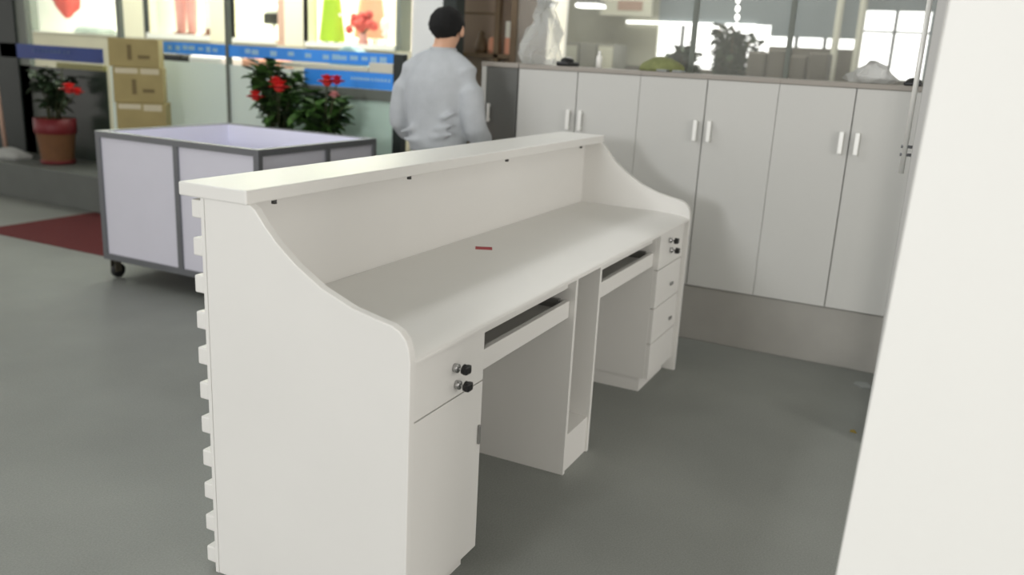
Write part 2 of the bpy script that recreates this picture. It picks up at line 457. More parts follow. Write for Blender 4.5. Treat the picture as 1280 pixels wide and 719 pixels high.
tag(obj('black_case', bm, M['black'], origin=(3.05, -.8, ZT)), 'small black case on cabinet top right of the white plastic bag', 'case')

# ------------------------------------------------------------------ tall white board, glass door with pull bar
t = thing('white_board', 'tall plain white board standing upright in right foreground', 'board', (.03, -1.6, 0))
bm = B(); prism(bm, [(-.947, 0), (-1.0, 2.4), (-2.4, 2.4), (-2.4, 0)], 'x', 0, .04, bev=.002); obj('panel', bm, M['board'], t)
bm = B(); prism(bm, [(-.946, .0), (-.999, 2.4), (-1.0006, 2.4), (-.9476, .0)], 'x', .003, .037); obj('edge_band', bm, M['board_edge'], t)

t = thing('glass_door', 'open glass door with grey metal stile seen edge-on behind white board', 'door', (2.4, -.92, 0))
bm = B(); box(bm, 1.98, 2.04, -.94, -.905, .01, 2.3, bev=.003); box(bm, 2.80, 2.86, -.94, -.905, .01, 2.3); box(bm, 2.04, 2.80, -.94, -.905, .01, .09); box(bm, 2.04, 2.80, -.94, -.905, 2.22, 2.3)
obj('frame', bm, M['stile'], t)
obj('glass_pane', bx(2.04, 2.80, -.926, -.918, .09, 2.22), M['glass_grey'], t)
bm = B(); tube(bm, [(2.01, -.880, 1.095), (2.01, -.880, 1.9)], .0095, 12); h = obj('pull_bar', bm, M['handle'], t)
bm = B()
for z in (1.165, 1.195, 1.82):
    tube(bm, [(2.01, -.905, z), (2.01, -.865, z)], .006, 10)
obj('standoff', bm, M['alu'], h)

# scraps on the floor
bm = B(); prism(bm, [(2.68, -.89), (2.75, -.86), (2.74, -.81), (2.70, -.80), (2.66, -.84)], 'z', .0008, .003)
tag(obj('paper_scrap', bm, M['paper'], origin=(2.71, -.85, 0)), 'scrap of pale paper on the floor at foot of cabinets', 'paper')
bm = B(); prism(bm, [(2.07, -.875), (2.10, -.865), (2.095, -.85), (2.075, -.848)], 'z', .0008, .004)
tag(obj('yellow_scrap', bm, M['yellow'], origin=(2.085, -.86, 0)), 'tiny yellow scrap on the floor beside tall white board', 'scrap')

# ------------------------------------------------------------------ display trolley
tx0, tx1, ty0, ty1, tz0, tz1, w = 1.93, 3.0, 2.22, 3.475, .125, .90, .036
tr = thing('display_trolley', 'open-topped white display bin on casters with grey metal frame', 'trolley', ((tx0+tx1)/2, (ty0+ty1)/2, 0))
bm = B()
ymid, xmid = 2.81, 2.50
for x in (tx0, tx1-w):
    for y in (ty0, ty1-w): box(bm, x, x+w, y, y+w, tz0, tz1, bev=.002)
    box(bm, x, x+w, ymid, ymid+w, tz0+w, tz1-w)
    for z in (tz0, tz1-w): box(bm, x, x+w, ty0+w, ty1-w, z, z+w)
for y in (ty0, ty1-w):
    box(bm, xmid, xmid+w, y, y+w, tz0+w, tz1-w)
    for z in (tz0, tz1-w): box(bm, tx0+w, tx1-w, y, y+w, z, z+w)
obj('frame', bm, M['alu'], tr)
a, b2 = tz0+w, tz1-w
for x in (tx0+.012, tx1-.024):
    for y0, y1 in ((ty0+w, ymid), (ymid+w, ty1-w)): obj('side_panel', bx(x, x+.012, y0, y1, a, b2), M['lav'], tr)
for y in (ty0+.012, ty1-.024):
    for x0, x1 in ((tx0+w, xmid), (xmid+w, tx1-w)): obj('side_panel', bx(x0, x1, y, y+.012, a, b2), M['lav'], tr)
bm = B(); box(bm, tx0+w, tx1-w, ty0+w, ty1-w, .38, .392)
obj('bin_floor', bm, M['lav'], tr)
bm = B()
for x in (tx0+w, tx1-w-.008): box(bm, x, x+.008, ty0+w, ty1-w, .392, tz1-.006)
for y in (ty0+w, ty1-w-.008): box(bm, tx0+w+.008, tx1-w-.008, y, y+.008, .392, tz1-.006)
obj('lining', bm, M['lining'], tr)
for x, y in ((tx0+.045, ty1-.05), (tx0+.045, ty0+.05), (tx1-.06, ty1-.06), (tx1-.06, ty0+.06)):
    bm = B(); box(bm, x-.03, x+.03, y-.03, y+.03, tz0-.006, tz0, bev=.001)
    box(bm, x-.022, x+.022, y-.022, y-.018, .045, tz0-.005); box(bm, x-.022, x+.022, y+.018, y+.022, .045, tz0-.005)
    cs = obj('caster', bm, M['zinc'], tr)
    bm = B(); tube(bm, [(x+.012, y-.016, .049), (x+.012, y-.012, .049), (x+.012, y+.012, .049), (x+.012, y+.016, .049)], [.038, .044, .044, .038], 20)
    obj('wheel', bm, M['rubber'], cs)

# red carpet
bm = B(); box(bm, 2.30, 3.28, 2.55, 5.28, .0005, .004)
tag(obj('carpet', bm, M['carpet'], origin=(2.8, 3.9, 0)), 'dark red carpet on the grey floor under and left of trolley', 'carpet')

# ------------------------------------------------------------------ cartons
labs = ['topmost brown cardboard box of the stack by the shop glass', 'second brown cardboard box from top of the stack, taped',
        'third brown cardboard box from top of the stack, low behind trolley', 'bottom brown cardboard box of the stack on the plinth, behind trolley']
zt = 1.43
for i, (h, dy, rz) in enumerate(((.225, .0, 41), (.285, -.025, 43), (.31, -.05, 40), (.308, -.03, 42))):
    z1 = zt; z0 = zt-h; zt = z0
    cx, cy = 3.62, 5.06+dy
    x0, x1, y0, y1 = cx-.15, cx+.15, cy-.19, cy+.19
    bt = thing('cardboard_box', labs[i], 'box', (cx, cy, z0), 'stacked cardboard boxes')
    bm = B(); box(bm, x0, x1, y0, y1, z0+.001, z1-.001, bev=.005)
    obj('carton', bm, M['cardboard'], bt)
    if i in (1, 2):
        for a, b in ((y0+.03, y0+.17), (y1-.19, y1-.02)):
            obj('tape', bx(x0-.0015, x0-.0003, a, b, z1-.05+random.uniform(-.01, .01), z1-.008), M['tape'], bt)
    if i < 2:
        for u, v, ww, hh in ((.14, .25, .035, .12), (.22, .3, .09, .03)):
            obj('print', bx(x0-.0015, x0-.0003, y1-u-ww, y1-u, z0+v*h, z0+v*h+hh), M['print'], bt)
    bt.rotation_euler.z = math.radians(rz)

# ------------------------------------------------------------------ plants
def leaf(bm, p, d, ln, wd, mi=0):
    d = d.normalized(); s = d.cross(Vector((0, 0, 1)))
    if s.length < .1: s = Vector((1, 0, 0))
    s.normalize(); nrm = s.cross(d)
    pts = [p, p+d*ln*.35+s*wd*.5+nrm*.01, p+d*ln*.7+s*wd*.38, p+d*ln-nrm*ln*.12, p+d*ln*.7-s*wd*.38, p+d*ln*.35-s*wd*.5+nrm*.01]
    mid = bm.verts.new(p+d*ln*.5-nrm*.012); V = [bm.verts.new(q) for q in pts]
    for i in range(6):
        f = bm.faces.new((V[i], V[(i+1) % 6], mid)); f.material_index = mi; f.smooth = True

def flower(c, r, m, parent):
    bm = B()
    for ring, (n, rr, zz, el) in enumerate(((7, r, 0, .2), (6, r*.75, .2*r, .7), (4, r*.45, .3*r, 1.2))):
        for k in range(n):
            a = 2*PI*k/n+ring*.5
            d = Vector((math.cos(a)*math.cos(el), math.sin(a)*math.cos(el), math.sin(el)))
            leaf(bm, Vector(c)+Vector((0, 0, zz)), d, rr, rr*.85)
    ball(bm, c, (r*.45, r*.45, r*.4), 2)
    obj('flower', bm, m, parent)

def plant(label, x, y, z0, pot, m_pot, fz0, fz1, spread, nl, m_leaf, flowers, stems=9, group=None, rim=None):
    t = thing('potted_plant', label, 'plant', (x, y, z0), group)
    pr, ph = pot
    bm = B(); lathe(bm, [(pr*.72, z0+.001), (pr*.78, z0+.03), (pr*.96, z0+ph*.72), (pr, z0+ph*.74), (pr, z0+ph), (pr*.88, z0+ph), (pr*.86, z0+ph*.93)], x, y, 24)
    p = obj('pot', bm, m_pot, t)
    if rim:
        bm = B(); lathe(bm, [(pr*.985, z0+ph*.68), (pr*1.03, z0+ph*.70), (pr*1.03, z0+ph*1.01), (pr*.9, z0+ph*1.01)], x, y, 24, cap=False); obj('rim', bm, rim, p)
        bm = B(); lathe(bm, [(pr*.74, z0+.002), (pr*.83, z0+.004), (pr*.86, z0+.035), (pr*.8, z0+.035)], x, y, 24, cap=False); obj('saucer', bm, rim, p)
    bm = B(); lathe(bm, [(pr*.85, z0+ph*.88), (pr*.5, z0+ph*.92), (.01, z0+ph*.93)], x, y, 16); obj('soil', bm, M['soil'], p)
    bm = B(); lb = B(); zb = z0+ph*.9
    ends = []
    for k in range(stems):
        a = 2*PI*k/stems+random.uniform(-.3, .3); rr = spread*random.uniform(.15, .9)
        top = Vector((x+math.cos(a)*rr*.8, y+math.sin(a)*rr, random.uniform(fz0+.4*(fz1-fz0), fz1)))
        base = Vector((x+math.cos(a)*pr*.25, y+math.sin(a)*pr*.25, zb))
        mid = base.lerp(top, .5)+Vector((math.cos(a), math.sin(a), 0))*rr*-.12
        tube(bm, [base, mid, top], [.009, .007, .004], 6); ends.append((base, mid, top))
    for fl in flowers:
        c = Vector(fl[:3]); base = Vector((x, y, zb)); tube(bm, [base, base.lerp(c, .5)+Vector((0, 0, .03)), c], [.007, .006, .004], 6)
    obj('stem', bm, M['stem'], t)
    for k in range(nl):
        b0, m0, t0 = random.choice(ends); s = random.random()**.6
        p0 = m0.lerp(t0, s) if random.random() < .8 else b0.lerp(m0, random.uniform(.6, 1))
        if p0.z < fz0: p0.z = fz0+random.uniform(0, .08)
        a = random.uniform(0, 2*PI); e = random.uniform(-.6, .6)
        leaf(lb, p0, Vector((math.cos(a)*math.cos(e), math.sin(a)*math.cos(e), math.sin(e))), random.uniform(.09, .16), random.uniform(.06, .10), random.choice((0, 0, 1)))
    obj('foliage', lb, m_leaf, t)
    for fl in flowers: flower(fl[:3], fl[3], fl[4], t)
    return t

plant('left red-flowered potted plant behind the trolley, with two red blooms', 3.46, 3.42, .30, (.13, .50), M['darkpot'], .86, 1.33, .21, 300, [M['leaf'], M['leaf2']],
      [(3.28, 3.475, 1.07, .072, M['petal']), (3.26, 3.235, 1.15, .085, M['petal']), (3.28, 3.285, 1.185, .06, M['petal'])], 11, 'red-flowered plants')
plant('right red-flowered potted plant behind the trolley, with pink and red bloom', 3.42, 2.97, .30, (.12, .46), M['darkpot'], .84, 1.20, .25, 300, [M['leaf'], M['leaf2']],
      [(3.24, 2.80, 1.215, .075, M['petal']), (3.23, 2.71, 1.225, .06, M['petal2']), (3.24, 2.74, 1.13, .045, M['pinkcloth'])], 10, 'red-flowered plants')
plant('dim potted plant in red-rimmed terracotta pot on the far left plinth', 3.62, 6.15, .30, (.17, .40), M['terracotta'], .80, 1.20, .30, 130, [M['leaf2'], M['leaf2']],
      [(3.42, 5.66, .985, .085, M['petal']), (3.42, 5.56, .97, .06, M['petal'])], 9, None, M['redpot'])

# white plastic on the plinth at far left, pink pole
bm = B(); lathe(bm, [(.02, .301), (.17, .303), (.18, .33), (.10, .37), (.03, .39)], 3.55, 6.72, 18, .8, 1.2, .1)
for v in bm.verts:
    if v.co.z > .31: v.co.y += random.uniform(-.03, .03); v.co.z += random.uniform(-.01, .015)
tag(obj('plastic_bag', bm, M['bag'], origin=(3.55, 6.72, .3)), 'crumpled white plastic bag on the plinth left of terracotta pot', 'bag')
bm = B(); tube(bm, [(3.74, 7.06, .312), (3.74, 7.13, 1.15)], .02, 10)
tag(obj('pole', bm, M['rosepost'], origin=(3.74, 7.06, .3)), 'pale pinkish pole leaning on the far left plinth', 'pole')

# ------------------------------------------------------------------ low glass partition beside the man
t = thing('glass_partition', 'low frosted mint glass partition with cream rail and blue strip', 'partition', (3.72, 3.1, .30))
obj('top_rail', bx(3.69, 3.75, 2.79, 3.60, 1.285, 1.318, bev=.003), M['cream_rail'], t)
obj('end_block', bx(3.69, 3.75, 2.575, 2.78, 1.285, 1.352, bev=.003), M['cream_rail'], t)
bs = obj('blue_strip', bx(3.70, 3.712, 2.575, 3.38, 1.165, 1.282), M['blue'], t)
bm = B()
for i in range(12):
    y = 2.60+i*.03
    box(bm, 3.696, 3.699, y, y+random.uniform(.014, .024), 1.222, 1.243)
obj('lettering', bm, M['letter'], bs)
obj('mid_rail', bx(3.695, 3.745, 2.575, 3.60, 1.085, 1.162), M['midframe'], t)
obj('frosted_pane', bx(3.715, 3.725, 2.575, 3.60, .30, 1.085), M['mint'], t)
obj('end_post', bx(3.69, 3.75, 2.49, 2.572, .30, 1.42, bev=.003), M['darkframe'], t)

# ------------------------------------------------------------------ man in the grey sweatshirt
def skin(name, verts, edges, radii, m, parent, root=0, sub=2, flat=None):
    me = bpy.data.meshes.new(name); me.from_pydata([Vector(v) for v in verts], edges, [])
    o = bpy.data.objects.new(name, me); C.objects.link(o)
    md = o.modifiers.new('s', 'SKIN'); md.use_smooth_shade = True
    for i, r_ in enumerate(radii):
        sv = me.skin_vertices[0].data[i]; sv.radius = r_ if isinstance(r_, tuple) else (r_, r_); sv.use_root = (i == root)
    o.modifiers.new('d', 'SUBSURF').levels = sub
    dg = bpy.context.evaluated_depsgraph_get(); dg.update()
    nm = bpy.data.meshes.new_from_object(o.evaluated_get(dg))
    C.objects.unlink(o); bpy.data.objects.remove(o)
    q = bpy.data.objects.new(name, nm); C.objects.link(q); q.parent = parent
    nm.materials.clear()
    for x in (m if isinstance(m, list) else [m]): nm.materials.append(x)
    for p in nm.polygons: p.use_smooth = True
    return q

man = thing('person', 'man seen from behind in grey sweatshirt, head bowed, standing beyond the desk', 'person', (2.52, 1.47, 0))
# body: local coordinates, facing +x, left side +y
V = []; E_ = []; R_ = []
def add(p, r_, par=None):
    V.append(p); R_.append(r_)
    if par is not None: E_.append((par, len(V)-1))
    return len(V)-1
pel = add((-.01, 0, .93), (.12, .085)); sp = add((-.01, 0, 1.08), (.115, .08), pel); ch = add((-.02, 0, 1.24), (.12, .08), sp)
ub = add((-.01, 0, 1.35), (.09, .065), ch); nk = add((.02, 0, 1.45), .062, ub); nk2 = add((.04, 0, 1.50), .062, nk)
h1 = add((.075, 0, 1.555), (.072, .085), nk2); h2 = add((.075, 0, 1.61), (.072, .085), h1); h3 = add((.06, 0, 1.645), (.045, .05), h2)
for s in (1, -1):
    sh = add((-.005, s*.15, 1.335), .036, ub); el = add((-.03, s*.225, 1.10), .038, sh); fo = add((.10, s*.225, 1.00), .036, el); wr = add((.21, s*.16, .985), .026, fo)
    pa = add((.265, s*.135, .985), (.038, .018), wr); pb = add((.30, s*.12, .985), (.038, .016), pa)
    for k, (dy, ln) in enumerate(((.027, .062), (.010, .072), (-.008, .067), (-.025, .052))):
        a0 = add((.312, s*(.118)+dy, .984), .0095, pb); a1 = add((.312+ln*.55, s*.112+dy*1.1, .975), .0085, a0); a2 = add((.312+ln*.8, s*.108+dy*1.15, .952), .0075, a1)
    t0 = add((.262, s*.095, .982), .011, pa); t1 = add((.295, s*.07, .965), .0095, t0); add((.315, s*.068, .945), .008, t1)
    hp = add((-.005, s*.09, .86), .085, pel); kn = add((.01, s*.10, .48), .056, hp); an = add((-.02, s*.105, .10), .038, kn); add((.10, s*.115, .045), (.04, .03), an)
body = skin('body', V, E_, R_, M['skin'], man)
# face
for s in (1, -1):
    bm = B(); ball(bm, (2.52+.150, 1.47+s*.032, 1.575), (.012, .016, .010), 2); obj('eye', bm, M['eye'], man)
    bm = B(); ball(bm, (2.52+.068, 1.47+s*.086, 1.562), (.018, .010, .032), 2); obj('ear', bm, M['skin'], man)
bm = B(); ball(bm, (2.52+.165, 1.47, 1.548), (.018, .014, .024), 2); obj('nose', bm, M['skin'], man)
bm = B(); ball(bm, (2.52+.150, 1.47, 1.518), (.01, .024, .007), 2); obj('mouth', bm, M['lip'], man)
# hair: thick short black hair covering the back of the head down to the nape
bm = B()
hc = Vector((2.52+.052, 1.47, 1.588))
ball(bm, hc, (.103, .092, .098), 4)
for v in list(bm.verts):
    q = v.co-hc
    if q.x > .05 and q.z < .045: v.co.x = hc.x+.05+(q.x-.05)*.12      # open at the face
    if q.z < -.02:
        k = (abs(q.z)-.02)/.078
        v.co.y = hc.y+q.y*(1-.28*k); v.co.z = hc.z-.02-(abs(q.z)-.02)*.85
        if abs(q.y) > .06 and q.x > -.01: v.co.z = max(v.co.z, hc.z-.03)
    v.co += q.normalized()*random.uniform(-.002, .005)
obj('hair', bm, M['hair'], man)
# sweatshirt: overlapping volumes fused into one surface
def ring_torso(bm, secs, seg=28):
    rings = []
    for z, cx, rx, ry in secs:
        rings.append([bm.verts.new((2.52+cx+rx*math.cos(2*PI*k/seg), 1.47+ry*math.sin(2*PI*k/seg), z)) for k in range(seg)])
    fs = []
    for a, b in zip(rings, rings[1:]):
        for k in range(seg): fs.append(bm.faces.new((a[k], a[(k+1) % seg], b[(k+1) % seg], b[k])))
    fs += [bm.faces.new(rings[0][::-1]), bm.faces.new(rings[-1])]
    bmesh.ops.recalc_face_normals(bm, faces=fs)
bm = B()
ring_torso(bm, [(.935, -.012, .118, .158), (.965, -.012, .128, .172), (1.03, -.014, .125, .168), (1.12, -.02, .125, .172), (1.22, -.025, .128, .186), (1.30, -.025, .122, .190),
                (1.36, -.018, .110, .168), (1.405, -.008, .098, .125), (1.435, .002, .088, .092), (1.462, .018, .074, .076)])
for s in (1, -1):
    P = [(2.52-.012, 1.47+s*.13, 1.365), (2.52-.015, 1.47+s*.172, 1.345), (2.52-.025, 1.47+s*.205, 1.26), (2.52-.03, 1.47+s*.226, 1.14), (2.52-.02, 1.47+s*.236, 1.07), (2.52+.04, 1.47+s*.232, 1.02), (2.52+.11, 1.47+s*.218, .995)]
    tube(bm, P, [.060, .066, .068, .066, .064, .062, .056], 16)
    tube(bm, [(2.52+.01, 1.47+s*.03, 1.425), (2.52-.005, 1.47+s*.09, 1.40), (2.52-.012, 1.47+s*.15, 1.362)], [.055, .058, .060], 14)
for k, (za, zb, ya, yb) in enumerate(((1.035, 1.00, -.16, .04), (1.00, .985, -.05, .15), (1.085, 1.045, -.16, -.02), (1.075, 1.02, .03, .17), (1.15, 1.10, -.17, -.06))):
    tube(bm, [(2.52-.118, 1.47+ya, za), (2.52-.136, 1.47+(ya+yb)/2, (za+zb)/2-.006), (2.52-.118, 1.47+yb, zb)], [.014, .016, .014], 8)
shirt = obj('sweatshirt', bm, M['shirt'], man)
md = shirt.modifiers.new('r', 'REMESH'); md.mode = 'VOXEL'; md.voxel_size = .009
sm_ = shirt.modifiers.new('s', 'SMOOTH'); sm_.iterations = 22; sm_.factor = .5
dg = bpy.context.evaluated_depsgraph_get(); dg.update()
nm = bpy.data.meshes.new_from_object(shirt.evaluated_get(dg)); shirt.modifiers.clear(); shirt.data = nm
for p in nm.polygons: p.use_smooth = True
bm = B(); lathe(bm, [(.150, .925), (.158, .93), (.160, .968), (.150, .975)], 2.52-.012, 1.47, 28, .72, 1.03); obj('hem_band', bm, M['cuff'], man)
bm = B(); lathe(bm, [(.066, 1.446), (.076, 1.452), (.071, 1.474), (.062, 1.472)], 2.52+.022, 1.47, 24, .98, 1.0, cap=False); obj('collar', bm, M['cuff'], man)
# trousers + shoes
V = []; E_ = []; R_ = []
p0 = add((-.01, 0, .90), (.15, .105))
for s in (1, -1):
    a = add((-.008, s*.088, .80), .098, p0); k = add((.008, s*.10, .48), .072, a); add((-.02, s*.105, .09), .06, k)
skin('trousers', V, E_, R_, M['trouser'], man)
for s in (1, -1):
    bm = B(); ball(bm, (2.52+.04, 1.47+s*.112, .045), (.135, .05, .046), 3)
    for v in bm.verts: v.co.z = max(v.co.z, .002)
    obj('shoe', bm, M['shoe'], man)

# ------------------------------------------------------------------ brown shelf unit behind the man
t = thing('shelf_unit', 'brown display shelf unit with dark posts behind the man', 'shelf', (4.5, 2.15, 0))
obj('back_board', bx(4.56, 4.60, 1.80, 2.85, 0, 2.6), M['brown'], t)
obj('post', bx(4.36, 4.42, 2.09, 2.13, 0, 2.6), M['wood'], t)
obj('post', bx(4.36, 4.42, 1.965, 1.995, 0, 2.6), M['wood'], t)
obj('shelf_board', bx(4.36, 4.56, 1.80, 2.85, 1.43, 1.458), M['wood'], t)
obj('crossbar', bx(4.39, 4.42, 2.13, 2.6, 1.74, 1.755), M['wood'], t)
bm = B(); lathe(bm, [(.045, 1.459), (.05, 1.50), (.035, 1.56), (.02, 1.585), (.026, 1.605), (.01, 1.625)], 4.45, 2.285, 14)
tag(obj('figurine', bm, M['wood'], origin=(4.45, 2.285, 1.459)), 'brown figurine on shelf right of the man', 'figurine')
bm = B(); lathe(bm, [(.03, 1.459), (.038, 1.50), (.034, 1.56), (.02, 1.58)], 4.46, 2.19, 14)
tag(obj('jar', bm, M['peach'], origin=(4.47, 2.19, 1.459)), 'pale tan jar on shelf between figurine and dark post', 'jar')
bt = bx(4.45, 4.53, 2.02, 2.085, 1.459, 1.58, bev=.004)
tag(obj('small_carton', bt, M['peach'], origin=(4.49, 2.05, 1.459)), 'beige small carton between the dark posts, lower of two', 'box', 'small cartons on the shelf')
bt = bx(4.45, 4.53, 2.025, 2.083, 1.581, 1.70, bev=.004)
tag(obj('small_carton', bt, M['cream_rail'], origin=(4.49, 2.05, 1.581)), 'pale small carton between the dark posts, upper of two', 'box', 'small cartons on the shelf')

# ------------------------------------------------------------------ shop across the passage (seen through the glazing)
FX = 6.0
bm = B()
box(bm, FX, FX+.12, 2.7, 11.0, 0, 1.44)
wl = struct('wall_far', bm, M['beige_wall'])
struct('trim_4', bx(FX+.12, FX+1.0, 2.7, 11.0, 1.30, 1.44), M['bay'])          # display floor of the bays
struct('wall_bay', bx(FX+1.0, FX+1.06, 2.7, 11.0, 0, 3.4), M['bay'])
for i, (y0, y1, m) in enumerate(((9.86, 11.0, 'midframe'), (7.70, 8.12, 'cream'), (6.30, 6.64, 'cream'), (5.27, 5.56, 'cream'), (4.06, 4.12, 'midframe'), (2.7, 3.3, 'cream'))):
    struct('trim_%d' % (i+5), bx(FX, FX+.2, y0, y1, 1.44, 3.4), M[m])
for i, (y0, y1, z1) in enumerate(((6.64, 7.64, 1.50), (5.68, 6.30, 1.49), (8.12, 9.86, 1.45), (4.12, 5.27, 1.49))):
    w_ = sempty('window_%d' % (i+3), (FX+.05, (y0+y1)/2, 1.44))
    obj('sill', bx(FX-.02, FX+.2, y0, y1, 1.44, z1), M['bay'], w_)
    obj('frame', bx(FX, FX+.04, y1, y1+.03, 1.44, 3.4) if i else bx(FX, FX+.04, 7.64, 7.69, 1.44, 3.4), M['darkframe'] if i == 0 else M['midframe'], w_)
    obj('glass_pane', bx(FX+.045, FX+.05, y0, y1, z1, 3.4), M['glass'], w_)
obj('rose_post', bx(FX+.02, FX+.16, 5.565, 5.67, 1.44, 3.4), M['rosepost'], w_)
struct('wall_panel', bx(FX+.7, FX+.74, 8.35, 8.95, 1.44, 3.4), M['teal'])

def trousers(x, y, z0, ht, m, lab, gap=.09, r0=.045):
    t = thing('mannequin', lab, 'mannequin', (x, y, z0), 'shop window mannequins')
    bm = B()
    for s in (1, -1): lathe(bm, [(.055, z0+.075), (.062, z0+.3), (.08, z0+.62), (.10, z0+.78)], x, y+s*gap, 14)
    lathe(bm, [(.15, z0+.72), (.165, z0+.85), (.13, z0+1.02)], x, y, 18, .7, 1.1)
    obj('trousers', bm, m, t)
    bm = B()
    for s in (1, -1): ball(bm, (x-.05, y+s*gap, z0+.045), (.11, .045, .044), 2)
    obj('shoe', bm, M['shoebr'], t)
    bm = B(); lathe(bm, [(.13, z0+1.0), (.16, z0+1.25), (.19, z0+1.38), (.06, z0+1.46), (.05, z0+1.52), (.085, z0+1.6), (.08, z0+1.7), (.03, z0+1.76)], x, y, 18, .65, 1)
    obj('figure', bm, M['mannequin'], t)
    return t
trousers(6.4, 7.42, 1.441, 1, M['pinkcloth'], 'mannequin in pink trousers in the shop window opposite')
trousers(6.4, 6.98, 1.441, 1, M['whitecloth'], 'mannequin in white trousers beside the pink one opposite', .07)
bm = B(); box(bm, 6.1, 6.22, 6.66, 6.82, 1.441, 1.58, bev=.02)
tag(obj('handbag', bm, M['shoebr'], origin=(6.16, 6.74, 1.441)), 'brown handbag on window ledge beside white-trousered mannequin', 'bag')
t = thing('mannequin', 'white mannequin in pale clothes left of the stacked boxes', 'mannequin', (6.5, 8.35, 1.441), 'shop window mannequins')
bm = B(); lathe(bm, [(.20, 1.443), (.19, 1.6), (.15, 1.95), (.12, 2.2)], 6.5, 8.35, 20, .8, 1, .03); obj('skirt', bm, M['whitecloth'], t)
bm = B(); lathe(bm, [(.12, 2.2), (.16, 2.45), (.18, 2.58), (.05, 2.66), (.08, 2.8), (.03, 2.95)], 6.5, 8.35, 18, .65, 1); obj('figure', bm, M['mannequin'], t)
# red ornament hanging in the left window
bm = B(); lathe(bm, [(.01, 1.63), (.05, 1.66), (.13, 1.76), (.17, 1.90), (.15, 2.02), (.06, 2.10), (.01, 2.12)], 6.3, 9.42, 18, 1, 1, .12)
tube(bm, [(6.3, 9.42, 2.1), (6.3, 9.42, 3.4)], .006, 6)
for v in bm.verts:
    if v.co.z < 2.1: v.co.x += random.uniform(-.02, .02); v.co.y += random.uniform(-.02, .02)
tag(obj('hanging_ornament', bm, M['redcloth'], origin=(6.3, 9.42, 1.63)), 'red hanging ornament in the bright left window', 'ornament')
bm = B(); ball(bm, (6.3, 8.92, 1.47), (.2, .32, .10), 3, jit=.06)
for v in bm.verts: v.co.z = max(v.co.z, 1.4415)
tag(obj('clothes_pile', bm, M['greycloth'], origin=(6.3, 8.92, 1.441)), 'grey pile of clothes low in the bright left window', 'clothes')
# black bag with a white top
t = thing('handbag', 'black and white bag on a stand in second window opposite', 'bag', (6.4, 6.06, 1.441))
bm = B(); tube(bm, [(6.4, 6.06, 1.442), (6.4, 6.06, 1.66)], .02, 10); lathe(bm, [(.10, 1.442), (.10, 1.455)], 6.4, 6.06, 16); obj('stand', bm, M['mannequin'], t)
bm = B(); box(bm, 6.33, 6.47, 5.94, 6.16, 1.66, 1.78, bev=.02); obj('bag_body', bm, M['black'], t)
bm = B(); ball(bm, (6.4, 6.06, 1.82), (.07, .14, .06), 2); obj('bag_top', bm, M['mannequin'], t)

def dress(x, y, z0, m, lab, r0=.2, wob=.05, extra=None):
    t = thing('mannequin', lab, 'mannequin', (x, y, 1.441), 'shop window mannequins')
    bm = B(); lathe(bm, [(r0*.9, z0), (r0, z0+.02), (r0*.8, z0+.25), (r0*.62, z0+.5), (r0*.55, z0+.7), (r0*.8, z0+.95), (r0*.9, z0+1.05), (.05, z0+1.14)], x, y, 26, .75, 1, wob); obj('dress', bm, m, t)
    bm = B()
    if z0 > 1.47:
        for s in (1, -1):
            lg = B(); lathe(lg, [(.04, 1.443), (.035, z0-.0), (.05, z0+.3)], x, y+s*.07, 10); obj('leg', lg, M['mannequin'], t)
    lathe(bm, [(.05, z0+1.1), (.05, z0+1.2), (.085, z0+1.3), (.08, z0+1.4), (.03, z0+1.46)], x, y, 14, .9, 1); obj('figure', bm, M['mannequin'], t)
    return t
dress(6.3, 5.16, 1.50, M['lime'], 'mannequin in a lime green dress in window opposite', .155)
dress(6.62, 4.88, 1.56, M['peach'], 'mannequin in a peach dress behind the red flowers opposite', .20)
t = thing('flower_spray', 'spray of coral red flowers in window opposite, right of lime dress', 'flowers', (6.22, 4.68, 1.441))
bm = B(); lathe(bm, [(.05, 1.442), (.06, 1.50), (.04, 1.58), (.05, 1.60)], 6.22, 4.68, 14); obj('vase', bm, M['pinkcloth'], t)
bm = B()
for k in range(16):
    ball(bm, (6.22+random.uniform(-.08, .08), 4.68+random.uniform(-.15, .17), random.uniform(1.62, 1.80)), (.05, .05, .055), 1, jit=.1)
obj('bloom', bm, M['redcloth'], t)
bm = B()
for k in range(7): tube(bm, [(6.22, 4.68, 1.59), (6.22+random.uniform(-.06, .06), 4.68+random.uniform(-.13, .13), 1.72)], .006, 5)
obj('stem', bm, M['stem'], t)
t = thing('mannequin', 'small plain white display head on a stand opposite', 'mannequin', (6.25, 4.40, 1.441), 'shop window mannequins')
bm = B(); tube(bm, [(6.25, 4.42, 1.442), (6.25, 4.42, 1.62)], .016, 8); lathe(bm, [(.07, 1.442), (.07, 1.452)], 6.25, 4.42, 14); obj('stand', bm, M['mannequin'], t)
bm = B(); ball(bm, (6.25, 4.42, 1.70), (.05, .05, .075), 3); lathe(bm, [(.045, 1.59), (.025, 1.62), (.025, 1.66)], 6.25, 4.42, 12); obj('figure', bm, M['mannequin'], t)
# pale blue jacket on a stand just outside the glass
t = thing('garment_stand', 'pale blue jacket on a stand beyond the glass, above partition', 'jacket', (5.0, 3.92, 0))
bm = B(); tube(bm, [(5.0, 3.92, .02), (5.0, 3.92, 1.44)], .015, 8); lathe(bm, [(.16, .001), (.16, .02)], 5.0, 3.92, 18); obj('stand', bm, M['alu'], t)
bm = B(); prism(bm, [(3.68, .72), (4.16, .72), (4.20, 1.18), (4.06, 1.40), (3.94, 1.46), (3.88, 1.46), (3.76, 1.40), (3.62, 1.18)], 'x', 4.92, 5.08, bev=.02); obj('jacket', bm, M['palebl'], t)

